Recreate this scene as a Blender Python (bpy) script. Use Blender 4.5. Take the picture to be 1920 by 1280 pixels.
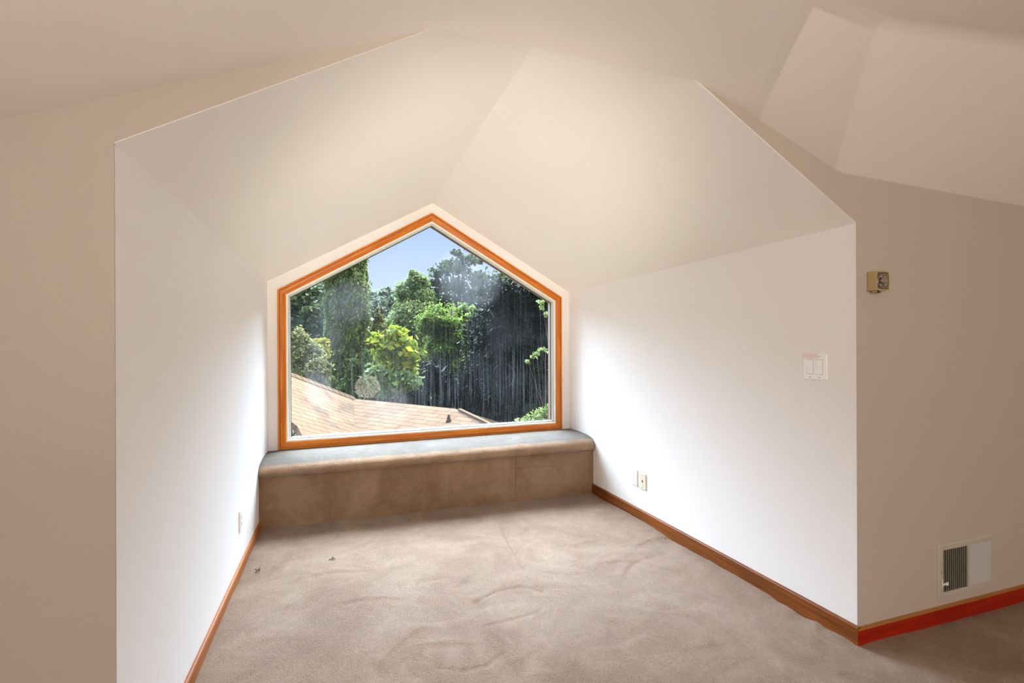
import bpy, bmesh, math, random
import numpy as np
from mathutils import Vector, Matrix

for o in list(bpy.data.objects): bpy.data.objects.remove(o)
S = bpy.context.scene
C = S.collection

# ------------------------------------------------------------------ camera
FPX, YAW, ROLL, HY, EYE = 934.4, 0.3319, -0.0036, 649.96, 1.25
cam = bpy.data.cameras.new('camera'); co = bpy.data.objects.new('camera', cam); C.objects.link(co)
cam.sensor_width = 36; cam.sensor_fit = 'HORIZONTAL'; cam.lens = FPX/1920*36
cam.shift_y = (HY-640)/1920; cam.clip_start = .02; cam.clip_end = 600
co.matrix_world = Matrix.Translation((0, 0, EYE)) @ Matrix.Rotation(-YAW, 4, 'Z') @ Matrix.Rotation(math.pi/2, 4, 'X') @ Matrix.Rotation(ROLL, 4, 'Z')
S.camera = co

def at(u, v, D):
    """world point at forward distance D seen at pixel u,v (1920x1280)"""
    a, b = u-960, HY-v
    c, s = math.cos(ROLL), math.sin(ROLL)
    a, b = a*c+b*s, -a*s+b*c
    x, y = a/FPX*D, D
    return Vector((x*math.cos(YAW)+y*math.sin(YAW), -x*math.sin(YAW)+y*math.cos(YAW), EYE+b/FPX*D))

# ------------------------------------------------------------------ colour management
S.view_settings.view_transform = 'Standard'; S.view_settings.look = 'None'
S.view_settings.gamma = 1; S.view_settings.use_curve_mapping = False
S.view_settings.exposure = 0.8
S.cycles.use_denoising = True
S.cycles.max_bounces = 14; S.cycles.diffuse_bounces = 8; S.cycles.transparent_max_bounces = 24
S.cycles.caustics_reflective = False; S.cycles.caustics_refractive = False
S.cycles.sample_clamp_indirect = 10

# ------------------------------------------------------------------ sky
GLOW = 28.0
W = bpy.data.worlds.new('sky'); S.world = W; W.use_nodes = True
wn, wl = W.node_tree.nodes, W.node_tree.links
bg = wn['Background']
tc = wn.new('ShaderNodeTexCoord'); sp = wn.new('ShaderNodeSeparateXYZ'); wl.new(tc.outputs['Generated'], sp.inputs[0])
rp = wn.new('ShaderNodeValToRGB'); wl.new(sp.outputs['Z'], rp.inputs['Fac'])
e = rp.color_ramp.elements
e[0].position = 0.0; e[0].color = (.30, .34, .36, 1)
e[1].position = 1.0; e[1].color = (.72, .86, 1, 1)
for p_, c_ in ((.02, (.72, .83, .96, 1)), (.10, (.66, .79, .97, 1)), (.22, (.50, .66, .96, 1)), (.32, (.62, .78, 1, 1))):
    q = e.new(p_); q.color = c_
mr = wn.new('ShaderNodeMapRange'); mr.interpolation_type = 'SMOOTHSTEP'; wl.new(sp.outputs['Z'], mr.inputs['Value'])
mr.inputs['From Min'].default_value = .24; mr.inputs['From Max'].default_value = .55
mr.inputs['To Min'].default_value = .60; mr.inputs['To Max'].default_value = 1.7      # sky brightened above the window's view
# unseen broad glow added high in the sky to brighten the alcove
gd = Vector((.15, .80, .52)).normalized()
dp = wn.new('ShaderNodeVectorMath'); dp.operation = 'DOT_PRODUCT'; wl.new(tc.outputs['Generated'], dp.inputs[0]); dp.inputs[1].default_value = gd
g1 = wn.new('ShaderNodeMapRange'); g1.interpolation_type = 'SMOOTHSTEP'; wl.new(dp.outputs['Value'], g1.inputs['Value'])
for k_, v_ in zip(('From Min', 'From Max', 'To Min', 'To Max'), (.60, .97, 0, GLOW)): g1.inputs[k_].default_value = v_
g2 = wn.new('ShaderNodeMapRange'); g2.interpolation_type = 'SMOOTHSTEP'; wl.new(sp.outputs['Z'], g2.inputs['Value'])
for k_, v_ in zip(('From Min', 'From Max', 'To Min', 'To Max'), (.24, .36, 0, 1)): g2.inputs[k_].default_value = v_
gm = wn.new('ShaderNodeMath'); gm.operation = 'MULTIPLY'; wl.new(g1.outputs[0], gm.inputs[0]); wl.new(g2.outputs[0], gm.inputs[1])
ga = wn.new('ShaderNodeMath'); ga.operation = 'ADD'; wl.new(gm.outputs[0], ga.inputs[0]); wl.new(mr.outputs['Result'], ga.inputs[1])
wl.new(rp.outputs['Color'], bg.inputs['Color']); wl.new(ga.outputs[0], bg.inputs['Strength'])

# ------------------------------------------------------------------ lights
sun = bpy.data.lights.new('sun', 'SUN'); so = bpy.data.objects.new('sun', sun); C.objects.link(so)
sun.energy = 5.0; sun.angle = math.radians(.6); sun.color = (1, .90, .74)
sd = Vector((1.0, 0.10, 1.02)).normalized()
so.rotation_euler = sd.to_track_quat('Z', 'Y').to_euler(); so.location = (20, 8, 20)

XL, XR, YF, YB, YN, ZE, ZR = -.533, 2.0435, 1.503, 4.270, 3.805, 1.763, 2.488
XM = (XL+XR)/2
# added fill light in an unseen opening behind the camera
ar = bpy.data.lights.new('rear_fill_light', 'AREA'); ao = bpy.data.objects.new('rear_fill_light', ar); C.objects.link(ao)
ar.shape = 'RECTANGLE'; ar.size = 2.2; ar.size_y = 1.3; ar.energy = 27; ar.color = (1, .92, .84)
ao.location = (1.0, -3.26, 1.45); ao.rotation_euler = (math.radians(90), 0, 0)
# added fill light behind the camera, brightening the sloped ceiling
ul = bpy.data.lights.new('ceiling_fill_light', 'AREA'); uo = bpy.data.objects.new('ceiling_fill_light', ul); C.objects.link(uo)
ul.shape = 'DISK'; ul.size = .7; ul.energy = 13; ul.color = (1, .95, .90)
uo.location = (-.15, -.5, .9); uo.rotation_euler = Vector((0, 0, -1)).to_track_quat('Z', 'Y').to_euler()
# added spot behind the camera to brighten the dormer ceiling
sl_ = bpy.data.lights.new('dormer_fill_spot', 'SPOT'); sob = bpy.data.objects.new('dormer_fill_spot', sl_); C.objects.link(sob)
sl_.energy = 195; sl_.spot_size = math.radians(46); sl_.spot_blend = .8; sl_.shadow_soft_size = .22; sl_.color = (1, .93, .80)
sob.location = (.45, -.5, .55); sob.rotation_euler = (Vector((.45, -.5, .55))-Vector((.80, 4.0, 2.20))).to_track_quat('Z', 'Y').to_euler()
# portal in the dormer window (guides sky sampling only)
po = bpy.data.lights.new('window_portal', 'AREA'); pob = bpy.data.objects.new('window_portal', po); C.objects.link(pob)
po.shape = 'RECTANGLE'; po.size = 2.5; po.size_y = 2.1; po.cycles.is_portal = True
pob.location = (.75, YB+.14, 1.45); pob.rotation_euler = (math.radians(-90), 0, 0)

# ------------------------------------------------------------------ material helpers
def newmat(name):
    m = bpy.data.materials.new(name); m.use_nodes = True
    return m, m.node_tree.nodes, m.node_tree.links, m.node_tree.nodes['Principled BSDF']
def plain(name, col, rough=.5, metal=0, spec=.5):
    m, n, l, b = newmat(name)
    b.inputs['Base Color'].default_value = (*col, 1); b.inputs['Roughness'].default_value = rough
    b.inputs['Metallic'].default_value = metal; b.inputs['Specular IOR Level'].default_value = spec
    return m
def paint(name, col, bump=.08, scale=220):
    m, n, l, b = newmat(name)
    t = n.new('ShaderNodeTexCoord'); a = n.new('ShaderNodeTexNoise'); a.inputs['Scale'].default_value = scale; a.inputs['Detail'].default_value = 3
    l.new(t.outputs['Object'], a.inputs['Vector'])
    c = n.new('ShaderNodeTexNoise'); c.inputs['Scale'].default_value = 1.7; c.inputs['Detail'].default_value = 4; l.new(t.outputs['Object'], c.inputs['Vector'])
    mx = n.new('ShaderNodeMix'); mx.data_type = 'RGBA'; l.new(c.outputs['Fac'], mx.inputs['Factor'])
    mx.inputs['A'].default_value = (*col, 1); mx.inputs['B'].default_value = (col[0]*.97, col[1]*.965, col[2]*.96, 1)
    l.new(mx.outputs['Result'], b.inputs['Base Color'])
    bp = n.new('ShaderNodeBump'); bp.inputs['Strength'].default_value = bump; bp.inputs['Distance'].default_value = .002
    l.new(a.outputs['Fac'], bp.inputs['Height']); l.new(bp.outputs['Normal'], b.inputs['Normal'])
    b.inputs['Roughness'].default_value = .75; b.inputs['Specular IOR Level'].default_value = .25
    return m
def wood(name, c1, c2, rough=.35, spec=.5, scuff=0):
    m, n, l, b = newmat(name)
    t = n.new('ShaderNodeTexCoord'); mp = n.new('ShaderNodeMapping'); mp.inputs['Scale'].default_value = (2.5, 60, 60)
    l.new(t.outputs['Object'], mp.inputs['Vector'])
    a = n.new('ShaderNodeTexNoise'); a.inputs['Scale'].default_value = 1; a.inputs['Detail'].default_value = 5; a.inputs['Distortion'].default_value = .4
    l.new(mp.outputs[0], a.inputs['Vector'])
    r = n.new('ShaderNodeValToRGB'); r.color_ramp.elements[0].position = .35; r.color_ramp.elements[1].position = .68
    r.color_ramp.elements[0].color = (*c2, 1); r.color_ramp.elements[1].color = (*c1, 1)
    l.new(a.outputs['Fac'], r.inputs['Fac']); out = r.outputs['Color']
    if scuff:
        g = n.new('ShaderNodeTexNoise'); g.inputs['Scale'].default_value = 26; g.inputs['Detail'].default_value = 8; g.inputs['Roughness'].default_value = .75
        l.new(t.outputs['Object'], g.inputs['Vector'])
        q = n.new('ShaderNodeValToRGB'); q.color_ramp.elements[0].position = .66; q.color_ramp.elements[1].position = .74
        l.new(g.outputs['Fac'], q.inputs['Fac'])
        mu = n.new('ShaderNodeMath'); mu.operation = 'MULTIPLY'; mu.inputs[1].default_value = scuff; l.new(q.outputs['Color'], mu.inputs[0])
        mx = n.new('ShaderNodeMix'); mx.data_type = 'RGBA'; l.new(mu.outputs[0], mx.inputs['Factor']); l.new(out, mx.inputs['A'])
        mx.inputs['B'].default_value = (.62, .40, .26, 1); out = mx.outputs['Result']
    l.new(out, b.inputs['Base Color'])
    b.inputs['Roughness'].default_value = rough; b.inputs['Specular IOR Level'].default_value = spec
    return m
def carpet(name, ca, cb, cc, sheen=.35, big=2.2):
    m, n, l, b = newmat(name)
    t = n.new('ShaderNodeTexCoord')
    def noise(s, d=3, ro=.5, dist=0):
        a = n.new('ShaderNodeTexNoise'); a.inputs['Scale'].default_value = s; a.inputs['Detail'].default_value = d
        a.inputs['Roughness'].default_value = ro; a.inputs['Distortion'].default_value = dist; l.new(t.outputs['Object'], a.inputs['Vector']); return a
    A = noise(big, 5, .6, 1.2); B = noise(14, 4, .6, .8); F = noise(230, 2, .7); G = noise(90, 3, .7)
    r = n.new('ShaderNodeValToRGB'); r.color_ramp.elements[0].position = .36; r.color_ramp.elements[1].position = .64
    r.color_ramp.elements[0].color = (*cb, 1); r.color_ramp.elements[1].color = (*ca, 1); l.new(A.outputs['Fac'], r.inputs['Fac'])
    q = n.new('ShaderNodeValToRGB'); q.color_ramp.elements[0].position = .3; q.color_ramp.elements[1].position = .75
    q.color_ramp.elements[0].color = (.80, .78, .76, 1); q.color_ramp.elements[1].color = (1.06, 1.06, 1.06, 1); l.new(B.outputs['Fac'], q.inputs['Fac'])
    m1 = n.new('ShaderNodeMix'); m1.data_type = 'RGBA'; m1.blend_type = 'MULTIPLY'; m1.inputs['Factor'].default_value = .55
    l.new(r.outputs['Color'], m1.inputs['A']); l.new(q.outputs['Color'], m1.inputs['B'])
    w = n.new('ShaderNodeValToRGB'); w.color_ramp.elements[0].position = .30; w.color_ramp.elements[1].position = .62
    w.color_ramp.elements[0].color = (*cc, 1); w.color_ramp.elements[1].color = (1.05, 1.05, 1.05, 1); l.new(F.outputs['Fac'], w.inputs['Fac'])
    m2 = n.new('ShaderNodeMix'); m2.data_type = 'RGBA'; m2.blend_type = 'MULTIPLY'; m2.inputs['Factor'].default_value = .8
    l.new(m1.outputs['Result'], m2.inputs['A']); l.new(w.outputs['Color'], m2.inputs['B']); l.new(m2.outputs['Result'], b.inputs['Base Color'])
    ad = n.new('ShaderNodeMath'); ad.operation = 'ADD'; l.new(F.outputs['Fac'], ad.inputs[0]); l.new(G.outputs['Fac'], ad.inputs[1])
    bp = n.new('ShaderNodeBump'); bp.inputs['Strength'].default_value = 1; bp.inputs['Distance'].default_value = .007
    l.new(ad.outputs[0], bp.inputs['Height'])
    b2 = n.new('ShaderNodeBump'); b2.inputs['Strength'].default_value = .35; b2.inputs['Distance'].default_value = .02
    l.new(B.outputs['Fac'], b2.inputs['Height']); l.new(b2.outputs['Normal'], bp.inputs['Normal']); l.new(bp.outputs['Normal'], b.inputs['Normal'])
    b.inputs['Roughness'].default_value = 1; b.inputs['Specular IOR Level'].default_value = .1
    b.inputs['Sheen Weight'].default_value = sheen; b.inputs['Sheen Roughness'].default_value = .4
    return m
def leaf_mat(name, cols, trans=.35, spec=.10):
    m, n, l, b = newmat(name)
    g = n.new('ShaderNodeNewGeometry'); r = n.new('ShaderNodeValToRGB'); l.new(g.outputs['Random Per Island'], r.inputs['Fac'])
    els = r.color_ramp.elements
    els[0].color = (*cols[0], 1); els[1].color = (*cols[-1], 1)
    for i, c in enumerate(cols[1:-1]): q = els.new((i+1)/(len(cols)-1)); q.color = (*c, 1)
    l.new(r.outputs['Color'], b.inputs['Base Color']); b.inputs['Roughness'].default_value = .6; b.inputs['Specular IOR Level'].default_value = spec
    tr = n.new('ShaderNodeBsdfTranslucent'); l.new(r.outputs['Color'], tr.inputs['Color'])
    mx = n.new('ShaderNodeMixShader'); mx.inputs[0].default_value = trans
    l.new(b.outputs[0], mx.inputs[1]); l.new(tr.outputs[0], mx.inputs[2]); l.new(mx.outputs[0], n['Material Output'].inputs['Surface'])
    return m

M = {}
M['wall'] = paint('white_wall_paint', (.90, .88, .85))
M['ceil'] = paint('ceiling_paint', (.91, .885, .825), .12, 160)
M['rear'] = paint('rear_room_paint', (.86, .81, .75), .1)
M['outer'] = paint('dimmed_wall_paint', (.60, .525, .455), .1)  # same paint as the alcove, darkened: the wall's dimmer light put into colour
M['ceilm'] = paint('main_ceiling_paint', (.87, .81, .745), .2, 130)
M['wood'] = wood('honey_stained_wood', (.74, .24, .018), (.52, .12, .008), .4, .3)
M['base'] = wood('brown_baseboard_wood', (.28, .085, .014), (.15, .042, .009), .5, .2, .5)
M['basered'] = wood('red_brown_baseboard_wood', (.46, .024, .006), (.32, .011, .003), .5, .2, .25)
M['basetop'] = wood('lit_baseboard_edge', (.52, .24, .05), (.40, .16, .03), .4)  # lighter wood colour for the light caught along the board's top
M['vinyl'] = plain('white_window_frame', (.85, .83, .76), .4)
M['vinyl2'] = plain('grey_window_gasket', (.55, .55, .48), .5)
M['dark'] = plain('black_gasket', (.02, .02, .02), .6)
M['plate'] = plain('white_plastic', (.95, .96, .94), .35)
M['plateg'] = plain('pale_grey_plastic', (.86, .88, .84), .35)
M['ivory'] = plain('ivory_plastic', (.80, .74, .58), .35)
M['slot'] = plain('dark_slot', (.03, .025, .02), .7)
M['screw'] = plain('screw_metal', (.45, .43, .38), .35, .9)
M['pink'] = plain('pink_ink', (.80, .42, .46), .8)
M['tape'] = plain('masking_tape_note', (.88, .80, .78), .7)
M['carpet'] = carpet('beige_carpet', (.45, .335, .25), (.35, .25, .18), (.60, .55, .51), .08)
M['riser'] = carpet('brown_shaded_carpet', (.50, .33, .205), (.37, .22, .125), (.6, .52, .45), .35, 3.0)  # dim light on the riser put into the carpet as a browner tone

# ------------------------------------------------------------------ object helpers
def mesh_obj(name, verts, faces, mat, parent=None, smooth=False):
    me = bpy.data.meshes.new(name); me.from_pydata([tuple(v) for v in verts], [], faces); me.update()
    bm = bmesh.new(); bm.from_mesh(me); bmesh.ops.recalc_face_normals(bm, faces=bm.faces); bm.to_mesh(me); bm.free()
    o = bpy.data.objects.new(name, me); C.objects.link(o)
    if mat: me.materials.append(mat)
    if parent: o.parent = parent
    if smooth:
        for p in me.polygons: p.use_smooth = True
    return o
def bm_obj(name, bm, mat, parent=None, smooth=False):
    me = bpy.data.meshes.new(name); bmesh.ops.recalc_face_normals(bm, faces=bm.faces); bm.to_mesh(me); bm.free()
    o = bpy.data.objects.new(name, me); C.objects.link(o); me.materials.append(mat)
    if parent: o.parent = parent
    if smooth:
        for p in me.polygons: p.use_smooth = True
    return o
def bevel(o, w, seg=2, ang=30):
    m = o.modifiers.new('bevel', 'BEVEL'); m.width = w; m.segments = seg; m.limit_method = 'ANGLE'; m.angle_limit = math.radians(ang); return o
def add_box(bm, a, b):
    r = bmesh.ops.create_cube(bm, size=1)
    for v in r['verts']:
        v.co = Vector([(a[i]+b[i])/2+v.co[i]*(b[i]-a[i]) for i in range(3)])
    return r['verts']
def box(name, a, b, mat, parent=None, bv=0):
    bm = bmesh.new(); add_box(bm, a, b); o = bm_obj(name, bm, mat, parent)
    if bv: bevel(o, bv)
    return o
def struct(o): o['kind'] = 'structure'; return o
def prismY(name, poly, y0, y1, mat, parent=None):
    n = len(poly); v = [(x, y0, z) for x, z in poly]+[(x, y1, z) for x, z in poly]
    f = [list(range(n)), list(range(n, 2*n))[::-1]]+[[i, (i+1) % n, n+(i+1) % n, n+i] for i in range(n)]
    return mesh_obj(name, v, f, mat, parent)
def thing(name, label, cat, loc=(0, 0, 0), group=None):
    o = bpy.data.objects.new(name, None); C.objects.link(o); o.location = loc; o.empty_display_size = .1
    o['label'] = label; o['category'] = cat
    if group: o['group'] = group
    return o
def tag(o, label, cat, group=None):
    o['label'] = label; o['category'] = cat
    if group: o['group'] = group
    return o

# ------------------------------------------------------------------ room shell
WL, WR, WB = -1.7, 4.2, -3.2
# outer wall that the dormer alcove opens through
bm = bmesh.new()
def addprism(bm, poly, y0, y1):
    n = len(poly); a = [bm.verts.new((x, y0, z)) for x, z in poly]; b = [bm.verts.new((x, y1, z)) for x, z in poly]
    bm.faces.new(a); bm.faces.new(b[::-1])
    for i in range(n): bm.faces.new((a[i], a[(i+1) % n], b[(i+1) % n], b[i]))
BX, CX, TZ = .285, 1.235, 2.220
T = .12
addprism(bm, [(WL-T, 0), (XL, 0), (XL, ZE+.003), (BX-.003, TZ+.003), (BX-.06, TZ+.03), (WL-T, 1.40)], YF, YF+T)
struct(bm_obj('wall_front', bm, M['outer']))
bm = bmesh.new()
addprism(bm, [(XR, 0), (WR+T, 0), (WR+T, 1.95), (1.955, 1.995), (1.5, 2.165), (CX+.003, TZ+.004), (XR, ZE+.003)], YF, YF+T)
struct(bm_obj('wall_front', bm, M['outer']))
bm = bmesh.new()
addprism(bm, [(BX-.1, TZ+.004), (CX+.1, TZ+.004), (CX+.1, 2.62), (BX-.1, 2.62)], YF+.002, YF+.007)
struct(bm_obj('trim_1', bm, M['ceilm']))
struct(prismY('wall_left', [(XL-T, 0), (XL, 0), (XL, ZE), (XL-T, ZE)], YF+T, YB+T, M['wall']))
struct(prismY('wall_right', [(XR, 0), (XR+T, 0), (XR+T, ZE), (XR, ZE)], YF+T, YB+T, M['wall']))
# reveals of the opening, same white as the alcove
struct(mesh_obj('wall_left', [(XL+.0008, YF, 0), (XL+.0008, YF+T+.01, 0), (XL+.0008, YF+T+.01, ZE), (XL+.0008, YF, ZE)], [(0, 1, 2, 3)], M['wall']))
struct(mesh_obj('wall_right', [(XR-.0008, YF, 0), (XR-.0008, YF+T+.01, 0), (XR-.0008, YF+T+.01, ZE), (XR-.0008, YF, ZE)], [(0, 1, 2, 3)], M['wall']))
sl = (ZR-ZE)/(XM-XL)
struct(prismY('ceiling_alcove', [(XL-T, ZE-sl*T), (XL, ZE), (XM, ZR), (XR, ZE), (XR+T, ZE-sl*T), (XR+T, ZE-sl*T+.16), (XM, ZR+.16), (XL-T, ZE-sl*T+.16)], YF+.0005, YB+T, M['ceil']))
# window wall with a five-sided opening
WO = [(-.461, .452), (1.960, .476), (1.960, 1.712), (.748, 2.399), (-.461, 1.700)]
def inset(poly, d):
    n = len(poly); out = []
    for i in range(n):
        p0, p1, p2 = Vector(poly[i-1]), Vector(poly[i]), Vector(poly[(i+1) % n])
        e1, e2 = (p1-p0).normalized(), (p2-p1).normalized()
        n1, n2 = Vector((-e1.y, e1.x)), Vector((-e2.y, e2.x))
        m = (n1+n2).normalized(); k = d/max(.2, m.dot(n1)); out.append((p1.x+m.x*k, p1.y+m.y*k))
    return out
hole = inset(WO, .056); outer = [(XL-.05, 0), (XR+.05, 0), (XR+.05, ZE-.01), (XM, ZR+.04), (XL-.05, ZE-.01)]
v = [(x, YB, z) for x, z in outer]+[(x, YB, z) for x, z in hole]+[(x, YB+T, z) for x, z in outer]+[(x, YB+T, z) for x, z in hole]
f = []
for i in range(5):
    j = (i+1) % 5
    f += [(i, j, 5+j, 5+i), (10+i, 10+j, 15+j, 15+i), (5+i, 5+j, 15+j, 15+i), (i, j, 10+j, 10+i)]
struct(mesh_obj('wall_back', v, f, M['wall']))
# rest of the room
struct(box('wall_side_left', (WL-T, WB-T, 0), (WL, YF, 2.3), M['rear']))
struct(box('wall_side_right', (WR, WB-T, 0), (WR+T, YF, 2.75), M['rear']))
bm = bmesh.new()
add_box(bm, (WL, WB-T, 0), (-.1, WB, 2.75)); add_box(bm, (2.1, WB-T, 0), (WR, WB, 2.75))
add_box(bm, (-.1, WB-T, 0), (2.1, WB, .8)); add_box(bm, (-.1, WB-T, 2.1), (2.1, WB, 2.75))
struct(bm_obj('wall_rear', bm, M['rear']))
# main ceiling: sloping left, level in the middle, folded facets at the right
cv = {'a': (WL, YF, 1.398), 'b': (BX, YF, TZ), 'c': (CX, YF, TZ), 'd': (1.50, YF, 2.13), 'e': (1.955, YF, 1.965), 'f': (WR, YF, 1.910),
      'L': (1.283, 1.068, 2.249), 'K': (1.689, 1.157, 2.318), 'R': (2.344, 1.106, 2.353), 'Q': (WR, 1.0, 2.41),
      'A': (WL, WB-T, 1.75), 'N': (1.30, WB-T, 2.545), 'O': (1.75, WB-T, 2.57), 'P': (WR, WB-T, 2.65)}
NF = 12                                                   # soft plaster fold fanning out from the top of the left rake
for k in range(NF+1):
    t_ = k/NF; x_ = -.55+t_*1.7; zl = 1.75+(x_-WL)*.415; zr_ = 2.56
    cv['r%d' % k] = (x_, WB-T, [(1-t_)**2*(1.75+(-.55-WL)*.415)+2*t_*(1-t_)*(1.75+(.285-WL)*.415)+t_**2*2.545][0])
ck = list(cv); ci = {k: i for i, k in enumerate(ck)}
cf = [['a', 'b', 'r0', 'A']]+[['b', 'r%d' % (k+1), 'r%d' % k] for k in range(NF)]+[list(q) for q in ('bcL', 'cdL', 'deKL', 'efRK', 'fQR', 'LKON', 'KRPO', 'RQP')]+[['b', 'L', 'N', 'r%d' % NF]]
me_c = mesh_obj('ceiling', [cv[k] for k in ck], [[ci[c] for c in q] for q in cf], M['ceilm'])
struct(me_c)
for p in me_c.data.polygons: p.use_smooth = True
soft = [{ci[a], ci[b]} for a, b in ('dL', 'eK', 'LK', 'KR', 'RQ')]
at_ = me_c.data.attributes.new('bevel_weight_edge', 'FLOAT', 'EDGE')
for e_ in me_c.data.edges: at_.data[e_.index].value = 1.0 if set(e_.vertices) in soft else 0.0
bv_ = me_c.modifiers.new('bevel', 'BEVEL'); bv_.limit_method = 'WEIGHT'; bv_.width = .03; bv_.segments = 4; bv_.harden_normals = True
# roof deck above so that no daylight leaks in
struct(box('roof_deck', (WL-T, WB-T, 2.72), (WR+T, YF+.0, 2.80), M['outer']))
struct(box('roof_deck', (WL-T, YF-.02, 1.3), (XL-T, YF+T, 2.80), M['outer'])).location.y = T

# ------------------------------------------------------------------ carpeted floor with trodden dents
def floor_mesh():
    rng = np.random.default_rng(7)
    xs = np.concatenate([[WL-T, -1.2, -.8], np.arange(-.60, 3.4, .011), [3.6, 3.9, WR+T]])
    ys = np.concatenate([[WB-T, -2, -1, 0, .5], np.arange(.8, 4.0, .011), [YB+T]])
    X, Y = np.meshgrid(xs, ys); Z = np.zeros_like(X)
    def seg(x0, y0, x1, y1, w, h):
        dx, dy = x1-x0, y1-y0; L2 = dx*dx+dy*dy
        t = np.clip(((X-x0)*dx+(Y-y0)*dy)/L2, 0, 1); d = np.hypot(X-x0-t*dx, Y-y0-t*dy); return h*np.exp(-(d/w)**2)
    # soft undulation
    for _ in range(60):
        a = rng.uniform(0, math.pi); k = rng.uniform(4, 16); ph = rng.uniform(0, 6.28)
        Z += .0007*8/k*np.sin(k*(X*np.cos(a)+Y*np.sin(a))+ph+1.5*np.sin(X*3+ph)*np.cos(Y*2.3+a))
    # foot and roller marks: short arcs pressed into the pile
    for _ in range(150):
        cx, cy = rng.uniform(-.5, 2.9), rng.uniform(.9, 3.0); r = rng.uniform(.08, .45); t0 = rng.uniform(0, 6.28); t1 = rng.uniform(.5, 1.6)
        th = np.arctan2(Y-cy, X-cx); d = np.hypot(X-cx, Y-cy)-r; ang = (th-t0) % (2*math.pi)
        fall = np.clip(np.minimum(ang, t1-ang)*3, 0, 1)
        Z += np.where(ang < t1, fall, 0)*rng.uniform(.002, .0055)*np.tanh(d/.016)*np.exp(-(d/.04)**2)
    for _ in range(50):
        cx, cy = rng.uniform(-.4, 2.9), rng.uniform(.9, 3.3); a = rng.uniform(0, 3.14); w, h = rng.uniform(.03, .05), rng.uniform(.08, .14)
        u = (X-cx)*np.cos(a)+(Y-cy)*np.sin(a); q = -(X-cx)*np.sin(a)+(Y-cy)*np.cos(a)
        Z -= .004*np.exp(-((u/h)**4+(q/w)**4))
    # long pressed seam and a curved cord mark
    Z += seg(1.09, 3.31, 1.005, 2.62, .012, .006)-seg(1.060, 3.31, .975, 2.62, .011, .014)
    pts = [(.62, 2.36), (.74, 2.44), (.88, 2.45), (.97, 2.37), (.96, 2.26), (.88, 2.19), (.72, 2.16), (.60, 2.15)]
    for (a0, b0), (a1, b1) in zip(pts[:-1], pts[1:]): Z -= seg(a0, b0, a1, b1, .009, .005)
    pts = [(.30, 2.02), (.36, 1.93), (.44, 1.88), (.54, 1.88), (.62, 1.93), (.63, 2.02), (.60, 2.08)]
    for (a0, b0), (a1, b1) in zip(pts[:-1], pts[1:]): Z -= seg(a0, b0, a1, b1, .009, .005)
    # footprints along the right wall
    for k in range(7):
        px, py = 1.72+.03*((k*7) % 3), 2.15-.14*k; Z -= .006*np.exp(-(((X-px)/.03)**2+((Y-py)/.045)**2))
    Z = np.clip(Z, -.03, .008)
    ny, nx = X.shape; V = np.stack([X, Y, Z], -1).reshape(-1, 3)
    i = np.arange(ny-1)[:, None]*nx+np.arange(nx-1)[None, :]
    F = np.stack([i, i+1, i+nx+1, i+nx], -1).reshape(-1, 4)
    me = bpy.data.meshes.new('floor'); me.vertices.add(len(V)); me.vertices.foreach_set('co', V.astype(np.float32).ravel())
    me.loops.add(F.size); me.loops.foreach_set('vertex_index', F.ravel().astype(np.int32))
    me.polygons.add(len(F)); me.polygons.foreach_set('loop_start', np.arange(0, F.size, 4, dtype=np.int32))
    me.update(calc_edges=True); me.shade_smooth(); me.materials.append(M['carpet'])
    o = bpy.data.objects.new('floor', me); C.objects.link(o); struct(o)
floor_mesh()
struct(box('subfloor', (WL-T, WB-T, -.16), (WR+T, YB+T, -.05), M['outer']))

# ------------------------------------------------------------------ baseboards
def baseboard(name, p, q, nrm, h, th, mat, rise=0):
    """board from p to q (x,y) on the wall, nrm pointing into the room; local X runs along the board"""
    p, q = Vector((*p, 0)), Vector((*q, 0)); d = (q-p); L = d.length; d.normalize(); n = Vector((*nrm, 0))
    prof = [(0, -.01), (th, -.01), (th, h-.006), (th-.004, h-.001), (th-.007, h), (0, h)]
    m = Matrix.Identity(4); m.col[0] = (*d, 0); m.col[1] = (*n, 0); m.col[2] = (0, 0, 1, 0); m.col[3] = (*p, 1)
    k = len(prof); v = [(0, a, b) for a, b in prof]+[(L, a, b) for a, b in prof]
    f = [list(range(k)), list(range(k, 2*k))[::-1]]+[[i, (i+1) % k, k+(i+1) % k, k+i] for i in range(k)]
    o = mesh_obj(name, v, f, mat); o.matrix_world = m
    return struct(o)
baseboard('baseboard_left', (XL, YF+.01), (XL, YN+.002), (1, 0), .054, .014, wood('lit_baseboard_wood', (.46, .17, .05), (.32, .10, .025), .5, .2, .4))  # warm light on the left board put into a lighter wood colour
baseboard('baseboard_right', (XR, YF-.012), (XR, YN+.002), (-1, 0), .078, .014, M['base'])
bfr = baseboard('baseboard_front', (XR-.013, YF), (WR, YF), (0, -1), .072, .014, M['basered'])
cap = mesh_obj('lit_top_edge', [(0, .0, .0721), (WR-XR, 0, .0721), (WR-XR, .0148, .0721), (0, .0148, .0721), (0, .0148, .064), (WR-XR, .0148, .064)], [(0, 1, 2, 3), (3, 2, 5, 4)], M['basetop'], bfr)  # lit top of the board painted as an orange strip

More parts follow.
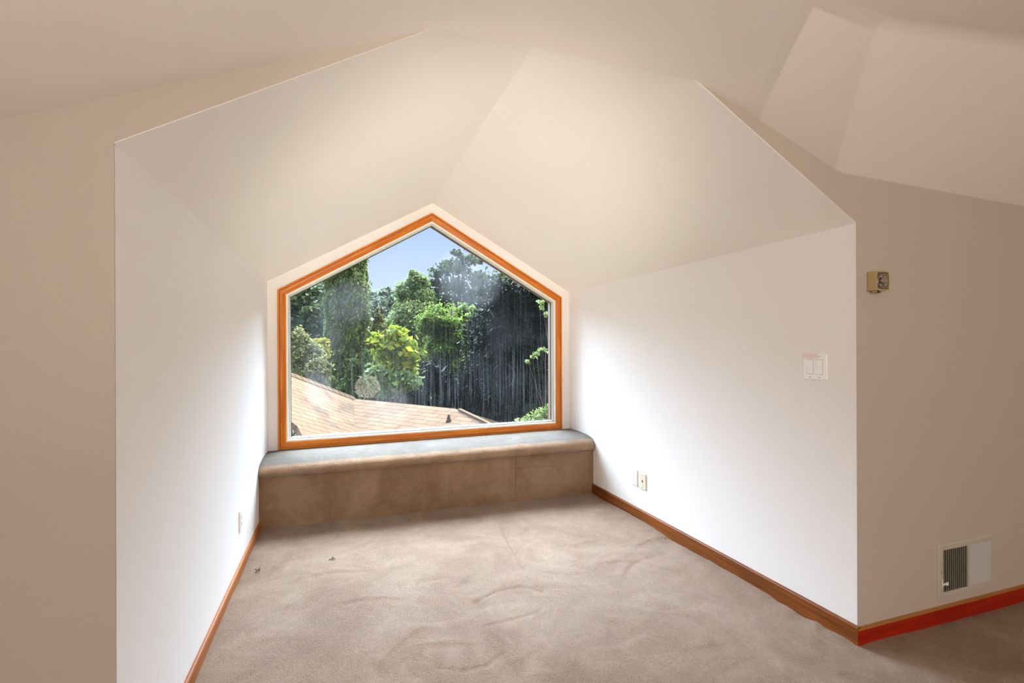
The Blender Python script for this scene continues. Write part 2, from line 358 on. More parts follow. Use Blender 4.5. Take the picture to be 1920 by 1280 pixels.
# ------------------------------------------------------------------ dormer window
win = bpy.data.objects.new('window_1', None); C.objects.link(win); win.location = (.748, YB, .452); win['kind'] = 'structure'
def ring(name, poly, prof, mat, parent, split=True):
    """profile = list of (inset distance, y); one mitred board per side, local X along the board"""
    rings = [(inset(poly, d), y) for d, y in prof]; n = len(poly); obs = []
    sides = [[i] for i in range(n)] if split else [list(range(n))]
    for grp in sides:
        vs, fs = [], []
        for i in grp:
            j = (i+1) % n; b0 = len(vs)
            for rg, y in rings: vs += [Vector((rg[i][0], y, rg[i][1])), Vector((rg[j][0], y, rg[j][1]))]
            m = len(rings)
            for k in range(m): a = b0+2*k; c = b0+2*((k+1) % m); fs.append((a, a+1, c+1, c))
            fs.append([b0+2*k for k in range(m)]); fs.append([b0+2*k+1 for k in range(m)][::-1])
        if split:
            i = grp[0]; j = (i+1) % n; p = Vector((poly[i][0], YB, poly[i][1])); d = (Vector((poly[j][0], YB, poly[j][1]))-p).normalized()
            yv = Vector((0, 1, 0)); z = d.cross(yv)
            mt = Matrix.Identity(4); mt.col[0] = (*d, 0); mt.col[1] = (*yv, 0); mt.col[2] = (*z, 0); mt.col[3] = (*p, 1)
            inv = mt.inverted(); vs = [inv @ q for q in vs]
        else: mt = Matrix.Identity(4)
        o = mesh_obj(name, vs, fs, mat); o.parent = parent; o.matrix_parent_inverse = Matrix.Translation(-parent.location); o.matrix_basis = mt
        obs.append(o)
    return obs
ring('window_casing', WO, [(0, YB), (0, YB-.017), (.003, YB-.020), (.0125, YB-.020), (.014, YB-.010), (.0175, YB-.010), (.0195, YB-.019), (.036, YB-.016), (.050, YB-.011), (.057, YB-.008), (.060, YB-.004), (.060, YB+.002), (.050, YB+.002)], M['wood'], win)
ring('window_frame', WO, [(.0585, YB+.055), (.0585, YB-.002), (.061, YB-.004), (.071, YB-.003), (.074, YB+.002), (.075, YB+.018), (.077, YB+.055)], M['vinyl'], win)
ring('window_sash', WO, [(.0745, YB+.060), (.0745, YB+.012), (.084, YB+.013), (.087, YB+.018), (.089, YB+.040), (.089, YB+.060)], M['vinyl2'], win)
ring('glazing_gasket', WO, [(.0885, YB+.052), (.0885, YB+.034), (.092, YB+.036), (.092, YB+.052)], M['dark'], win)
ring('outer_trim', WO, [(-.03, YB+T+.02), (-.03, YB+T), (.058, YB+T), (.070, YB+.058), (.074, YB+.058), (.074, YB+T+.02)], plain('brown_outer_trim', (.30, .20, .14), .6), win)

def glass_mat():
    m, n, l, b = newmat('dirty_glass'); n.remove(b); out = n['Material Output']
    tr = n.new('ShaderNodeBsdfTransparent'); tr.inputs['Color'].default_value = (.97, .985, .98, 1)
    gl = n.new('ShaderNodeBsdfGlossy'); gl.inputs['Roughness'].default_value = .02
    fr = n.new('ShaderNodeFresnel'); fr.inputs['IOR'].default_value = 1.12
    m0 = n.new('ShaderNodeMixShader'); l.new(fr.outputs[0], m0.inputs[0]); l.new(tr.outputs[0], m0.inputs[1]); l.new(gl.outputs[0], m0.inputs[2])
    t = n.new('ShaderNodeTexCoord')
    def noise(scale, s, d, ro, dist=0):
        mp = n.new('ShaderNodeMapping'); mp.inputs['Scale'].default_value = scale; l.new(t.outputs['Object'], mp.inputs['Vector'])
        a = n.new('ShaderNodeTexNoise'); a.inputs['Scale'].default_value = s; a.inputs['Detail'].default_value = d; a.inputs['Roughness'].default_value = ro
        a.inputs['Distortion'].default_value = dist; l.new(mp.outputs[0], a.inputs['Vector']); return a.outputs['Fac']
    def rng(x, a, b, c, d):
        q = n.new('ShaderNodeMapRange'); q.interpolation_type = 'SMOOTHSTEP'; l.new(x, q.inputs['Value'])
        for k, vv in zip(('From Min', 'From Max', 'To Min', 'To Max'), (a, b, c, d)): q.inputs[k].default_value = vv
        return q.outputs['Result']
    def mth(op, x, y):
        q = n.new('ShaderNodeMath'); q.operation = op
        for i, w in enumerate((x, y)):
            if isinstance(w, (int, float)): q.inputs[i].default_value = w
            else: l.new(w, q.inputs[i])
        return q.outputs[0]
    sx = n.new('ShaderNodeSeparateXYZ'); l.new(t.outputs['Object'], sx.inputs[0]); X, Z = sx.outputs['X'], sx.outputs['Z']
    streak = rng(noise((70, 1, 1.6), 1, 4, .7), .46, .78, 0, 1)      # rain runs
    fine = rng(noise((220, 1, 3), 1, 3, .7), .5, .85, 0, 1)
    cloud = rng(noise((1, 1, 1), 2.6, 4, .55, .6), .42, .78, 0, 1)   # wiped and dusty patches
    low = rng(Z, .45, -.45, 0, 1); low2 = rng(Z, -.10, -.62, 0, 1)    # more splash dirt lower down (pane centre = 0)
    def blob(cx, cz, rx, rz):
        a = mth('POWER', mth('DIVIDE', mth('SUBTRACT', X, cx), rx), 2); b_ = mth('POWER', mth('DIVIDE', mth('SUBTRACT', Z, cz), rz), 2)
        return rng(mth('ADD', a, b_), 1.0, 0.0, 0, 1)
    patches = mth('ADD', mth('MULTIPLY', blob(-.91, -.36, .13, .22), .7), mth('MULTIPLY', blob(-.86, .08, .16, .34), .30))
    patches = mth('ADD', patches, mth('MULTIPLY', blob(.34, .62, .36, .34), 1.15))
    patches = mth('ADD', patches, mth('MULTIPLY', blob(-.67, .38, .30, .20), .45))
    patches = mth('ADD', patches, mth('MULTIPLY', blob(-.35, -.50, .22, .2), .55))
    # round cup mark
    rr = mth('SQRT', mth('ADD', mth('POWER', mth('SUBTRACT', X, .66), 2), mth('POWER', mth('MULTIPLY', mth('SUBTRACT', Z, -.26), 1.0), 2)), 0)
    circ = mth('MULTIPLY', rng(mth('ABSOLUTE', mth('SUBTRACT', rr, .105), 0), .006, 0, 0, 1), rng(noise((1, 1, 1), 9, 2, .5), .4, .6, .2, 1))
    patches = mth('MULTIPLY', patches, rng(noise((14, 1, 9), 1, 5, .65, .5), .25, .7, .45, 1))
    s = mth('ADD', mth('MULTIPLY', streak, mth('ADD', mth('MULTIPLY', low, .22), .04)), mth('MULTIPLY', mth('MULTIPLY', fine, low2), .20))
    s = mth('ADD', s, mth('MULTIPLY', patches, .34)); s = mth('ADD', s, mth('MULTIPLY', cloud, .045))
    s = mth('ADD', s, mth('MULTIPLY', circ, .10)); s = mth('ADD', s, .012)
    s = mth('MULTIPLY', s, .28)
    tl = n.new('ShaderNodeBsdfTranslucent'); tl.inputs['Color'].default_value = (.66, .67, .68, 1)
    df = n.new('ShaderNodeBsdfDiffuse'); df.inputs['Color'].default_value = (.5, .49, .47, 1)
    md = n.new('ShaderNodeMixShader'); md.inputs[0].default_value = .35; l.new(tl.outputs[0], md.inputs[1]); l.new(df.outputs[0], md.inputs[2])
    m1 = n.new('ShaderNodeMixShader'); l.new(s, m1.inputs[0]); l.new(m0.outputs[0], m1.inputs[1]); l.new(md.outputs[0], m1.inputs[2])
    l.new(m1.outputs[0], out.inputs['Surface']); return m
gp = inset(WO, .0875); gc = (.748, YB+.045, 1.25)
gv = [(x-gc[0], 0, z-gc[2]) for x, z in gp]
pane = mesh_obj('window_pane', gv, [list(range(5))], glass_mat(), win); pane.location = Vector(gc)-win.location
lb = None

# ------------------------------------------------------------------ carpeted window seat
seat = thing('window_seat', 'low built-in window seat wrapped in taupe carpet under the five-sided window', 'window seat', (XM, YB, 0))
def seat_top():
    prof = [(YB, .478), (4.12, .484), (4.00, .482), (3.92, .478), (3.86, .471), (3.815, .462), (3.785, .449), (3.765, .432), (3.757, .412), (3.760, .392), (3.772, .375), (3.790, .367), (3.815, .368), (3.87, .37), (YB, .37)]
    n = 90; vs, fs = [], []; k = len(prof); rng = random.Random(3)
    wob = [.0015*math.sin(i*.9)+.0012*rng.uniform(-1, 1) for i in range(n+1)]
    for i in range(n+1):
        t = i/n; x = XL+.001+t*(XR-XL-.002); dz = -.030*(1-t)
        edge = min(t, 1-t)*(XR-XL)
        pin = .010*math.exp(-edge/.02)
        for j, (y, z) in enumerate(prof):
            w = wob[i] if 6 < j < 13 else 0
            yy = y+(pin if 5 < j < 12 else 0); zz = z+dz+w
            if 9 <= j <= 13: zz = z+dz*.35+w
            vs.append((x-XM, yy-YB, zz))
    for i in range(n):
        for j in range(k): a = i*k+j; b = i*k+(j+1) % k; fs.append((a, b, b+k, a+k))
    fs.append(list(range(k))); fs.append(list(range(n*k, n*k+k)))
    return mesh_obj('seat_cushion_top', vs, fs, M['seat'], seat, True)
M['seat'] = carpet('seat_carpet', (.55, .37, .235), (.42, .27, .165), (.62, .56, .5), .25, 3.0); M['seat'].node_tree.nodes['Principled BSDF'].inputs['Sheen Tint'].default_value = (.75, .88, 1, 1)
def tint_seat_sheen():
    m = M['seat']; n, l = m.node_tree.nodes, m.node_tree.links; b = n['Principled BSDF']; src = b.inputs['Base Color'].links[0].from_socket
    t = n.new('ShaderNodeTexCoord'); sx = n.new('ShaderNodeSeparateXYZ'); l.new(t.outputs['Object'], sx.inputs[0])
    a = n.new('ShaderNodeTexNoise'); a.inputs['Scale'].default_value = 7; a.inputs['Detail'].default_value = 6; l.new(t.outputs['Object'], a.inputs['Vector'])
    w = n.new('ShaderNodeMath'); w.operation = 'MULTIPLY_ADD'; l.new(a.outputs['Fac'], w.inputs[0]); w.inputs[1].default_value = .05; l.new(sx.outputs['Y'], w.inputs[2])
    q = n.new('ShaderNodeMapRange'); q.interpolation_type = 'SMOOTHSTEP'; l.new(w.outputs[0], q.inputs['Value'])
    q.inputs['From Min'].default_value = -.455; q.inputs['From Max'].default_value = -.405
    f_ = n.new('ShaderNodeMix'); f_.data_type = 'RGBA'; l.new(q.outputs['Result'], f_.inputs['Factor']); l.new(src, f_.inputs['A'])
    g = n.new('ShaderNodeMix'); g.data_type = 'RGBA'; g.blend_type = 'MULTIPLY'; g.inputs['Factor'].default_value = 1; l.new(src, g.inputs['A']); g.inputs['B'].default_value = (.43, .55, .70, 1)   # sky sheen on the top painted in as a grey-blue tint
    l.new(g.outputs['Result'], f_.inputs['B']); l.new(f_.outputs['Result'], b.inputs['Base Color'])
tint_seat_sheen()
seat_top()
# riser: carpet strips with a horizontal and a vertical seam
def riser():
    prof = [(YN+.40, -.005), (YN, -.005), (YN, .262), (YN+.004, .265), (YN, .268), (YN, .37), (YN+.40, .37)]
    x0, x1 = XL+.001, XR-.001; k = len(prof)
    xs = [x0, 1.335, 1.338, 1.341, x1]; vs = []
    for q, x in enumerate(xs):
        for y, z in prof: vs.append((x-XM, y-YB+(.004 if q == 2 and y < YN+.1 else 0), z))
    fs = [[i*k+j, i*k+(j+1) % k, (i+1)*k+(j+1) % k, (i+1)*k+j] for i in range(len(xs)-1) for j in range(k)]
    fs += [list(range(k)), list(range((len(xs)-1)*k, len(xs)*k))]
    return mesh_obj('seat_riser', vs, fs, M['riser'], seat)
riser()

# ------------------------------------------------------------------ electrical plates
def face_matrix(o, loc, nrm):
    """local X = right when looking at the wall, Y = up, Z = out of wall"""
    n = Vector(nrm); up = Vector((0, 0, 1)); x = up.cross(n)
    m = Matrix.Identity(4); m.col[0] = (*x, 0); m.col[1] = (*up, 0); m.col[2] = (*n, 0); m.col[3] = (*loc, 1); o.matrix_world = m
def plate_mesh(w, h, t=.007):
    bm = bmesh.new(); a = [(-w/2, -h/2, 0), (w/2, -h/2, 0), (w/2, h/2, 0), (-w/2, h/2, 0)]; s = .0025
    b = [(x-math.copysign(s, x), y-math.copysign(s, y), t) for x, y, _ in a]; mid = [(x, y, t*.45) for x, y, _ in a]
    A = [[bm.verts.new(q) for q in r] for r in (a, mid, b)]
    for r in range(2):
        for i in range(4): bm.faces.new((A[r][i], A[r][(i+1) % 4], A[r+1][(i+1) % 4], A[r+1][i]))
    bm.faces.new(A[2]); bm.faces.new(A[0][::-1]); return bm
def disc(bm, x, y, z0, z1, r, seg=20, sy=1):
    a = [bm.verts.new((x+r*math.cos(i*2*math.pi/seg), y+sy*r*math.sin(i*2*math.pi/seg), z0)) for i in range(seg)]
    b = [bm.verts.new((v.co.x, v.co.y, z1)) for v in a]
    for i in range(seg): bm.faces.new((a[i], a[(i+1) % seg], b[(i+1) % seg], b[i]))
    bm.faces.new(a[::-1]); bm.faces.new(b)
def screw(parent, x, y, z, r=.003, mat='screw'):
    bm = bmesh.new(); disc(bm, x, y, z, z+.0012, r); return bm_obj('screw', bm, M[mat], parent)
def outlet(loc, nrm, label, mat):
    t = thing('wall_outlet', label, 'outlet', loc, 'duplex outlets'); face_matrix(t, loc, nrm)
    bm_obj('cover_plate', plate_mesh(.073, .116), M[mat], t)
    for s in (1, -1):
        bm = bmesh.new(); disc(bm, 0, s*.0195, .0055, .008, .0165, 24, .86); r = bm_obj('receptacle', bm, M['plate'], t)
        bm = bmesh.new(); add_box(bm, (-.0075, s*.0195+.000, .0078), (-.0053, s*.0195+.009, .0084)); add_box(bm, (.0050, s*.0195+.000, .0078), (.0070, s*.0195+.008, .0084))
        disc(bm, 0, s*.0195-.007, .0078, .0084, .0026, 12); bm_obj('slot', bm, M['slot'], r)
    screw(t, 0, 0, .0058); return t
outlet((XL, 3.135, .285), (1, 0, 0), 'white duplex outlet low on the left alcove wall', 'plate')
outlet((XR, 3.168, .291), (-1, 0, 0), 'grey-white duplex outlet on the right alcove wall beside the ivory jack plate', 'plateg')
t = thing('jack_plate', 'ivory phone or cable jack plate right of the outlet on the right alcove wall', 'wall plate', (XR, 3.062, .287)); face_matrix(t, (XR, 3.062, .287), (-1, 0, 0))
bm_obj('cover_plate', plate_mesh(.076, .114, .007), M['ivory'], t)
bm = bmesh.new(); add_box(bm, (-.006, -.008, .006), (.006, .008, .0082)); bm_obj('jack_socket', bm, M['slot'], t)
screw(t, 0, .042, .0068); screw(t, 0, -.042, .0068)
# double rocker switch
t = thing('light_switch', 'white two-gang rocker switch plate with a pinkish tape note on its top corner', 'light switch', (XR, 1.692, 1.154)); face_matrix(t, (XR, 1.692, 1.154), (-1, 0, 0))
bm_obj('cover_plate', plate_mesh(.118, .116, .0072), M['plate'], t)
for s, tilt in ((-1, 1), (1, -1)):
    cx = s*.0235
    bm = bmesh.new(); add_box(bm, (cx-.0175, -.034, .0066), (cx+.0175, .034, .0074)); hs = bm_obj('rocker_gap', bm, M['screw'] if False else plain('grey_gap', (.38, .36, .32), .6), t)
    bm = bmesh.new(); w, h = .0160, .0325
    z0, z1 = (.0125, .0080) if tilt > 0 else (.0080, .0125)
    vv = [bm.verts.new(q) for q in ((cx-w, -h, .007), (cx+w, -h, .007), (cx+w, h, .007), (cx-w, h, .007), (cx-w, -h, z1), (cx+w, -h, z1), (cx+w, h, z0), (cx-w, h, z0), (cx-w, 0, .0085), (cx+w, 0, .0085))]
    for q in ((0, 1, 2, 3), (4, 5, 9, 8), (8, 9, 6, 7), (0, 1, 5, 4), (2, 3, 7, 6), (0, 4, 8, 7, 3), (1, 2, 6, 9, 5)): bm.faces.new([vv[i] for i in q])
    bm_obj('rocker', bm, M['plate'], t)
    screw(t, cx, -.0475, .0068, .0028); 
screw(t, .0235, .0475, .0068, .0028)
nt = mesh_obj('tape_note', [(-.066, .060, .0085), (.014, .061, .0085), (.022, .050, .0085), (.021, .044, .0085), (.012, .037, .0088), (-.052, .036, .0085), (-.056, .026, .004), (-.064, .030, .004)], [list(range(8))], M['tape'], t)
sm = nt.modifiers.new('s', 'SOLIDIFY'); sm.thickness = .0006; nt['label'] = 'pinkish tape note with faint handwriting'
rs = random.Random(5); bm = bmesh.new()
for row in range(3):
    x = -.052
    while x < .012:
        l_ = rs.uniform(.003, .009); y = .0555-row*.0065+rs.uniform(-.0006, .0006); add_box(bm, (x, y, .0087), (x+l_, y+.0011, .0093)); x += l_+.0025
bm_obj('handwriting', bm, M['pink'], nt)

# ------------------------------------------------------------------ motion sensor on the outer wall
VS = (2.1415, YF, 1.520)
t = thing('wall_sensor', 'small square beige sensor box with round glass lens high on the outer wall', 'sensor', VS); face_matrix(t, VS, (0, -1, 0))
beige = plain('aged_beige_plastic', (.50, .385, .20), .45)
bm = bmesh.new(); add_box(bm, (-.0365, -.040, 0), (.0365, .040, .036)); bevel(bm_obj('housing', bm, beige, t), .004, 3)
fw = .0365
def rim(bm, z0, z1, w0, w1, n=8, bul=.0025):
    outl, inl = [], []
    for side in range(4):
        for i in range(n):
            s = -1+2*i/n; b = bul*(1-s*s)
            p = [(s, -1), (1, s), (-s, 1), (-1, -s)][side]; q = [(0, -b), (b, 0), (0, b), (-b, 0)][side]
            outl.append((p[0]*w0+q[0], p[1]*w0*1.05+q[1])); inl.append((p[0]*w1+q[0], p[1]*w1*1.05+q[1]))
    k = len(outl); A = [bm.verts.new((x, y, z0)) for x, y in outl]; B = [bm.verts.new((x, y, z1)) for x, y in outl]; Cc = [bm.verts.new((x, y, z1)) for x, y in inl]; D = [bm.verts.new((x, y, z0)) for x, y in inl]
    for P, Q in ((A, B), (B, Cc), (Cc, D), (D, A)):
        for i in range(k): bm.faces.new((P[i], P[(i+1) % k], Q[(i+1) % k], Q[i]))
bm = bmesh.new(); rim(bm, .034, .043, .0365, .0325); bm_obj('face_rim', bm, beige, t)
bm = bmesh.new(); add_box(bm, (-.033, -.035, .035), (.033, .035, .0375)); bm_obj('face_panel', bm, plain('olive_brown_panel', (.22, .15, .05), .5), t)
def lathe(bm, prof, seg=36, cx=0, cy=0):
    rows = [[bm.verts.new((cx+r*math.cos(i*2*math.pi/seg), cy+r*math.sin(i*2*math.pi/seg), z)) for i in range(seg)] for r, z in prof]
    for a, b in zip(rows[:-1], rows[1:]):
        for i in range(seg): bm.faces.new((a[i], a[(i+1) % seg], b[(i+1) % seg], b[i]))
    bm.faces.new(rows[-1]); bm.faces.new(rows[0][::-1])
bm = bmesh.new(); lathe(bm, [(.031, .037), (.031, .0405), (.0295, .0425), (.028, .0425), (.026, .040), (.018, .0385)]); ln = bm_obj('lens_ring', bm, plain('smoky_reflector', (.34, .29, .25), .22, .6), t, True)
bm = bmesh.new(); lathe(bm, [(.0155, .038), (.0155, .046), (.013, .051), (.009, .0525), (.007, .050), (.003, .049)]); bm_obj('lens', bm, plain('glossy_lens', (.30, .23, .15), .08, .3), t, True)
stud = plain('pale_stud', (.75, .66, .52), .2)
for a in (.9, -.9, 2.2, -2.3):
    bm = bmesh.new(); disc(bm, .021*math.cos(a), .021*math.sin(a), .038, .0435, .0026, 10); bm_obj('indicator_stud', bm, stud, t)
for k, x in enumerate((-.016, -.002, .012)):
    bm = bmesh.new(); add_box(bm, (x-.005, -.048, .006), (x+.005, -.0395, .026)); bm_obj('terminal', bm, [beige, M['slot'], beige][k], t)

# ------------------------------------------------------------------ floor-level air register
VC = (2.742, YF, .228)
t = thing('air_vent', 'white metal wall register with two banks of vertical louvers above the red-brown baseboard', 'vent', VC); face_matrix(t, VC, (0, -1, 0))
vg = plain('painted_vent_metal', (.58, .545, .455), .45)
w2, h2, bw = .199, .119, .028
bm = bmesh.new()
O = [(-w2, -h2), (w2, -h2), (w2, h2), (-w2, h2)]; I = [(-w2+.030, -h2+.024), (w2-.022, -h2+.024), (w2-.022, h2-.024), (-w2+.030, h2-.024)]
Mi = [(x*.975, y*.965) for x, y in O]
R = [[bm.verts.new((x, y, z)) for x, y in P] for P, z in ((O, 0), (O, .003), (Mi, .009), (I, .008), (I, .001))]
for a, b in zip(R[:-1], R[1:]):
    for i in range(4): bm.faces.new((a[i], a[(i+1) % 4], b[(i+1) % 4], b[i]))
bm_obj('frame', bm, vg, t)
bm = bmesh.new(); add_box(bm, (-w2+.02, -h2+.015, .0002), (w2-.015, h2-.015, .0012)); bm_obj('duct_shade_plate', bm, plain('duct_shade', (.035, .022, .015), .8), t)  # dark plate standing for the shade inside the duct
xm = .010
bm = bmesh.new(); add_box(bm, (xm-.006, -h2+.022, .001), (xm+.006, h2-.022, .008)); bm_obj('divider', bm, vg, t)
def louvers(x0, x1, n, ang, wd):
    bm = bmesh.new(); y0, y1 = -h2+.0235, h2-.0235
    for i in range(n):
        x = x0+(x1-x0)*(i+.5)/n; dx, dz = math.sin(ang)*wd/2, math.cos(ang)*wd/2; th = .0005
        for s in (1,):
            nx, nz = math.cos(ang)*th, -math.sin(ang)*th; zc = .0052
            P = [(x-dx-nx, zc-dz-nz), (x+dx-nx, zc+dz-nz), (x+dx+nx, zc+dz+nz), (x-dx+nx, zc-dz+nz)]
            A = [bm.verts.new((px, y0, pz)) for px, pz in P]; B = [bm.verts.new((px, y1, pz)) for px, pz in P]
            for k in range(4): bm.faces.new((A[k], A[(k+1) % 4], B[(k+1) % 4], B[k]))
            bm.faces.new(A[::-1]); bm.faces.new(B)
    return bm
lo = bm_obj('louver_bank', louvers(-w2+.031, xm-.006, 12, math.radians(-35), .0085), vg, t); lo['label'] = 'left louver bank turned open, dark gaps between slats'
lo = bm_obj('louver_bank', louvers(xm+.007, w2-.023, 13, math.radians(48), .0100), plain('pale_vent_slats', (.62, .61, .575), .4), t); lo['label'] = 'right louver bank with pale slats closed to view'
bm = bmesh.new(); add_box(bm, (-w2+.022, -h2+.045, .008), (-w2+.026, -h2+.085, .0095)); add_box(bm, (-w2+.024, -h2+.058, .009), (-w2+.050, -h2+.066, .013)); add_box(bm, (-w2+.044, -h2+.055, .011), (-w2+.056, -h2+.070, .0145))
bevel(bm_obj('damper_lever', bm, M['plate'], t), .0015)
screw(t, -w2+.017, -.002, .008, .0045); screw(t, w2-.008, -.002, .0055, .0045)

# ------------------------------------------------------------------ scraps on the carpet
def scrap(x, y, s, seed, label, mat, flat=.3):
    r = random.Random(seed); bm = bmesh.new()
    for k in range(3):
        a = r.uniform(0, 6.28); L = s*r.uniform(.6, 1.1); w = s*r.uniform(.15, .3)
        c0 = Vector((r.uniform(-.3, .3)*s, r.uniform(-.3, .3)*s, .004)); d = Vector((math.cos(a), math.sin(a), r.uniform(0, .35))); n = Vector((-math.sin(a), math.cos(a), .2))
        P = [c0-d*L*.5, c0+n*w*.5, c0+d*L*.5+Vector((0, 0, s*flat)), c0-n*w*.5]
        lo_ = [bm.verts.new(p) for p in P]; hi = [bm.verts.new(p+Vector((0, 0, s*.12))) for p in P]
        bm.faces.new(lo_[::-1]); bm.faces.new(hi)
        for i in range(4): bm.faces.new((lo_[i], lo_[(i+1) % 4], hi[(i+1) % 4], hi[i]))
    o = bm_obj('carpet_debris', bm, mat); o.location = (x, y, .001); tag(o, label, 'debris'); return o
br = plain('dry_leaf', (.20, .10, .05), .8)
def fl(u, v): 
    p = at(u, v, 1); d = p-Vector((0, 0, EYE)); k = -EYE/d.z; return d.x*k, d.y*k
scrap(*fl(482, 1068), .034, 1, 'small brown dry scrap on the carpet near the left baseboard', br)
scrap(*fl(620, 1048), .028, 2, 'greyish crumb of lint on the carpet left of centre', plain('lint', (.26, .21, .17), .9))
scrap(*fl(1246, 1013), .014, 3, 'tiny black speck on the carpet near the right baseboard', M['slot'])

# ------------------------------------------------------------------ lower roof outside the window
def shingle_mat():
    m, n, l, b = newmat('tan_roof_shingles')
    t = n.new('ShaderNodeTexCoord'); br_ = n.new('ShaderNodeTexBrick'); l.new(t.outputs['UV'], br_.inputs['Vector'])
    br_.inputs['Color1'].default_value = (.165, .115, .080, 1); br_.inputs['Color2'].default_value = (.142, .096, .066, 1); br_.inputs['Mortar'].default_value = (.095, .062, .043, 1)
    br_.inputs['Scale'].default_value = 1; br_.inputs['Mortar Size'].default_value = .006; br_.inputs['Brick Width'].default_value = .26; br_.inputs['Row Height'].default_value = .085
    br_.inputs['Mortar Smooth'].default_value = .3; br_.inputs['Bias'].default_value = -.2
    a = n.new('ShaderNodeTexNoise'); a.inputs['Scale'].default_value = 3; a.inputs['Detail'].default_value = 6; l.new(t.outputs['UV'], a.inputs['Vector'])
    r = n.new('ShaderNodeValToRGB'); r.color_ramp.elements[0].position = .25; r.color_ramp.elements[1].position = .5
    r.color_ramp.elements[0].color = (.72, .66, .62, 1); r.color_ramp.elements[1].color = (1, 1, 1, 1); l.new(a.outputs['Fac'], r.inputs['Fac'])
    mx = n.new('ShaderNodeMix'); mx.data_type = 'RGBA'; mx.blend_type = 'MULTIPLY'; mx.inputs['Factor'].default_value = .6
    l.new(br_.outputs['Color'], mx.inputs['A']); l.new(r.outputs['Color'], mx.inputs['B']); l.new(mx.outputs['Result'], b.inputs['Base Color'])
    bp = n.new('ShaderNodeBump'); bp.inputs['Distance'].default_value = .01; bp.inputs['Strength'].default_value = .5; l.new(br_.outputs['Fac'], bp.inputs['Height']); bp.invert = True
    l.new(bp.outputs['Normal'], b.inputs['Normal']); b.inputs['Roughness'].default_value = .95; b.inputs['Specular IOR Level'].default_value = 0
    return m
sh = shingle_mat()
roof = thing('lower_roof', 'sunlit tan shingle roof of the lower wing just outside the window', 'roof', (.5, 6.5, 0))
P1 = at(663, 745, 6.6); P2 = at(853, 764, 5.45); z_r = P1.z; P2.z = z_r+(P2.z-P1.z)*.5
P0 = at(540, 697, 5.6)
rd = (P2-P1); rd.z = 0; rd.normalize(); dn = Vector((rd.y, -rd.x, 0))      # ridge direction, fall direction towards the house
if dn.y > 0: dn = -dn
def facet(name, pts, udir, parent, th=.05):
    """flat shingled facet with thickness; UV in metres along udir"""
    pts = [Vector(p) for p in pts]; nrm = (pts[1]-pts[0]).cross(pts[2]-pts[0]).normalized()
    if nrm.z < 0: nrm = -nrm
    u = (udir-nrm*udir.dot(nrm)).normalized(); v_ = nrm.cross(u)
    n = len(pts); vs = pts+[p-nrm*th for p in pts]; fs = [list(range(n)), list(range(n, 2*n))[::-1]]+[[i, (i+1) % n, n+(i+1) % n, n+i] for i in range(n)]
    o = mesh_obj(name, vs, fs, sh); uv = o.data.uv_layers.new(name='UVMap')
    for lp in o.data.loops:
        c = o.data.vertices[lp.vertex_index].co; uv.data[lp.index].uv = (c.dot(u), c.dot(v_))
    o.parent = parent; o.matrix_parent_inverse = Matrix.Translation(-parent.location); return o
zlow = -.05
slope = .30
def drop(p, d): q = p+dn*d; q.z = p.z-slope*d; return q
# main facet between ridge P1-P2, falling towards the wall
E1 = Vector((-.46, YB+.35, 0)); 
nrm = (P2-P1).cross(drop(P1, 1)-P1)
def onplane(x, y): return Vector((x, y, P1.z-(nrm.x*(x-P1.x)+nrm.y*(y-P1.y))/nrm.z))
hipdir = None
Q2 = onplane(*at(925, 806, 4.72).xy)
V1 = onplane(.10, YB+.16); V2 = onplane(1.9, YB+.16)
main = facet('shingle_slope', [P1, P2, Q2, onplane(Q2.x+.05, YB+.16), V1], rd, roof)
# left facet rising to the left ridge P0-P1, meeting the main facet in a valley
Lb = at(553, 818, 4.75); Lb2 = at(549, 760, 5.0)
left = facet('shingle_slope', [P0, P1, V1], Vector((P1-P0)), roof)
nl = (P1-P0).cross(V1-P0)
def onleft(x, y): return Vector((x, y, P0.z-(nl.x*(x-P0.x)+nl.y*(y-P0.y))/nl.z))
PX = P0+(P0-P1)*1.1
left2 = facet('shingle_slope', [P0, V1, onleft(-.25, YB+.16), onleft(-.36, YB+.5)], Vector((P1-P0)), roof)
left3 = facet('shingle_slope', [PX, P0, onleft(-.36, YB+.5), onleft(-2.6, YB+.5)], Vector((P1-P0)), roof)
# ridge cap shingles along P0-P1
def caps(a, b, n, name, lift=.02, wdt=.12):
    a, b = Vector(a), Vector(b); d = (b-a)/n; dd = d.normalized(); s = Vector((dd.y, -dd.x, 0)).normalized(); up = Vector((0, 0, 1)); bm = bmesh.new()
    for i in range(n):
        p = a+d*i; q = p+d*1.15; l0, l1 = lift*1.6, lift*.6
        R_ = []
        for c, l_ in ((p, l0), (q, l1)): R_.append([bm.verts.new(c-s*wdt-up*.03+up*l_), bm.verts.new(c+up*(l_+.02)), bm.verts.new(c+s*wdt-up*.03+up*l_), bm.verts.new(c+s*wdt-up*.045+up*l_*.5), bm.verts.new(c+up*(l_-.01)), bm.verts.new(c-s*wdt-up*.045+up*l_*.5)])
        for k in range(6): bm.faces.new((R_[0][k], R_[0][(k+1) % 6], R_[1][(k+1) % 6], R_[1][k]))
        bm.faces.new(R_[0][::-1]); bm.faces.new(R_[1])
    o = bm_obj(name, bm, plain('ridge_cap_shingle', (.12, .085, .06), .95, 0, 0), roof); o.matrix_parent_inverse = Matrix.Translation(-roof.location); return o
caps(P0-(P1-P0)*1.05, P1, 22, 'ridge_cap', .006, .05)
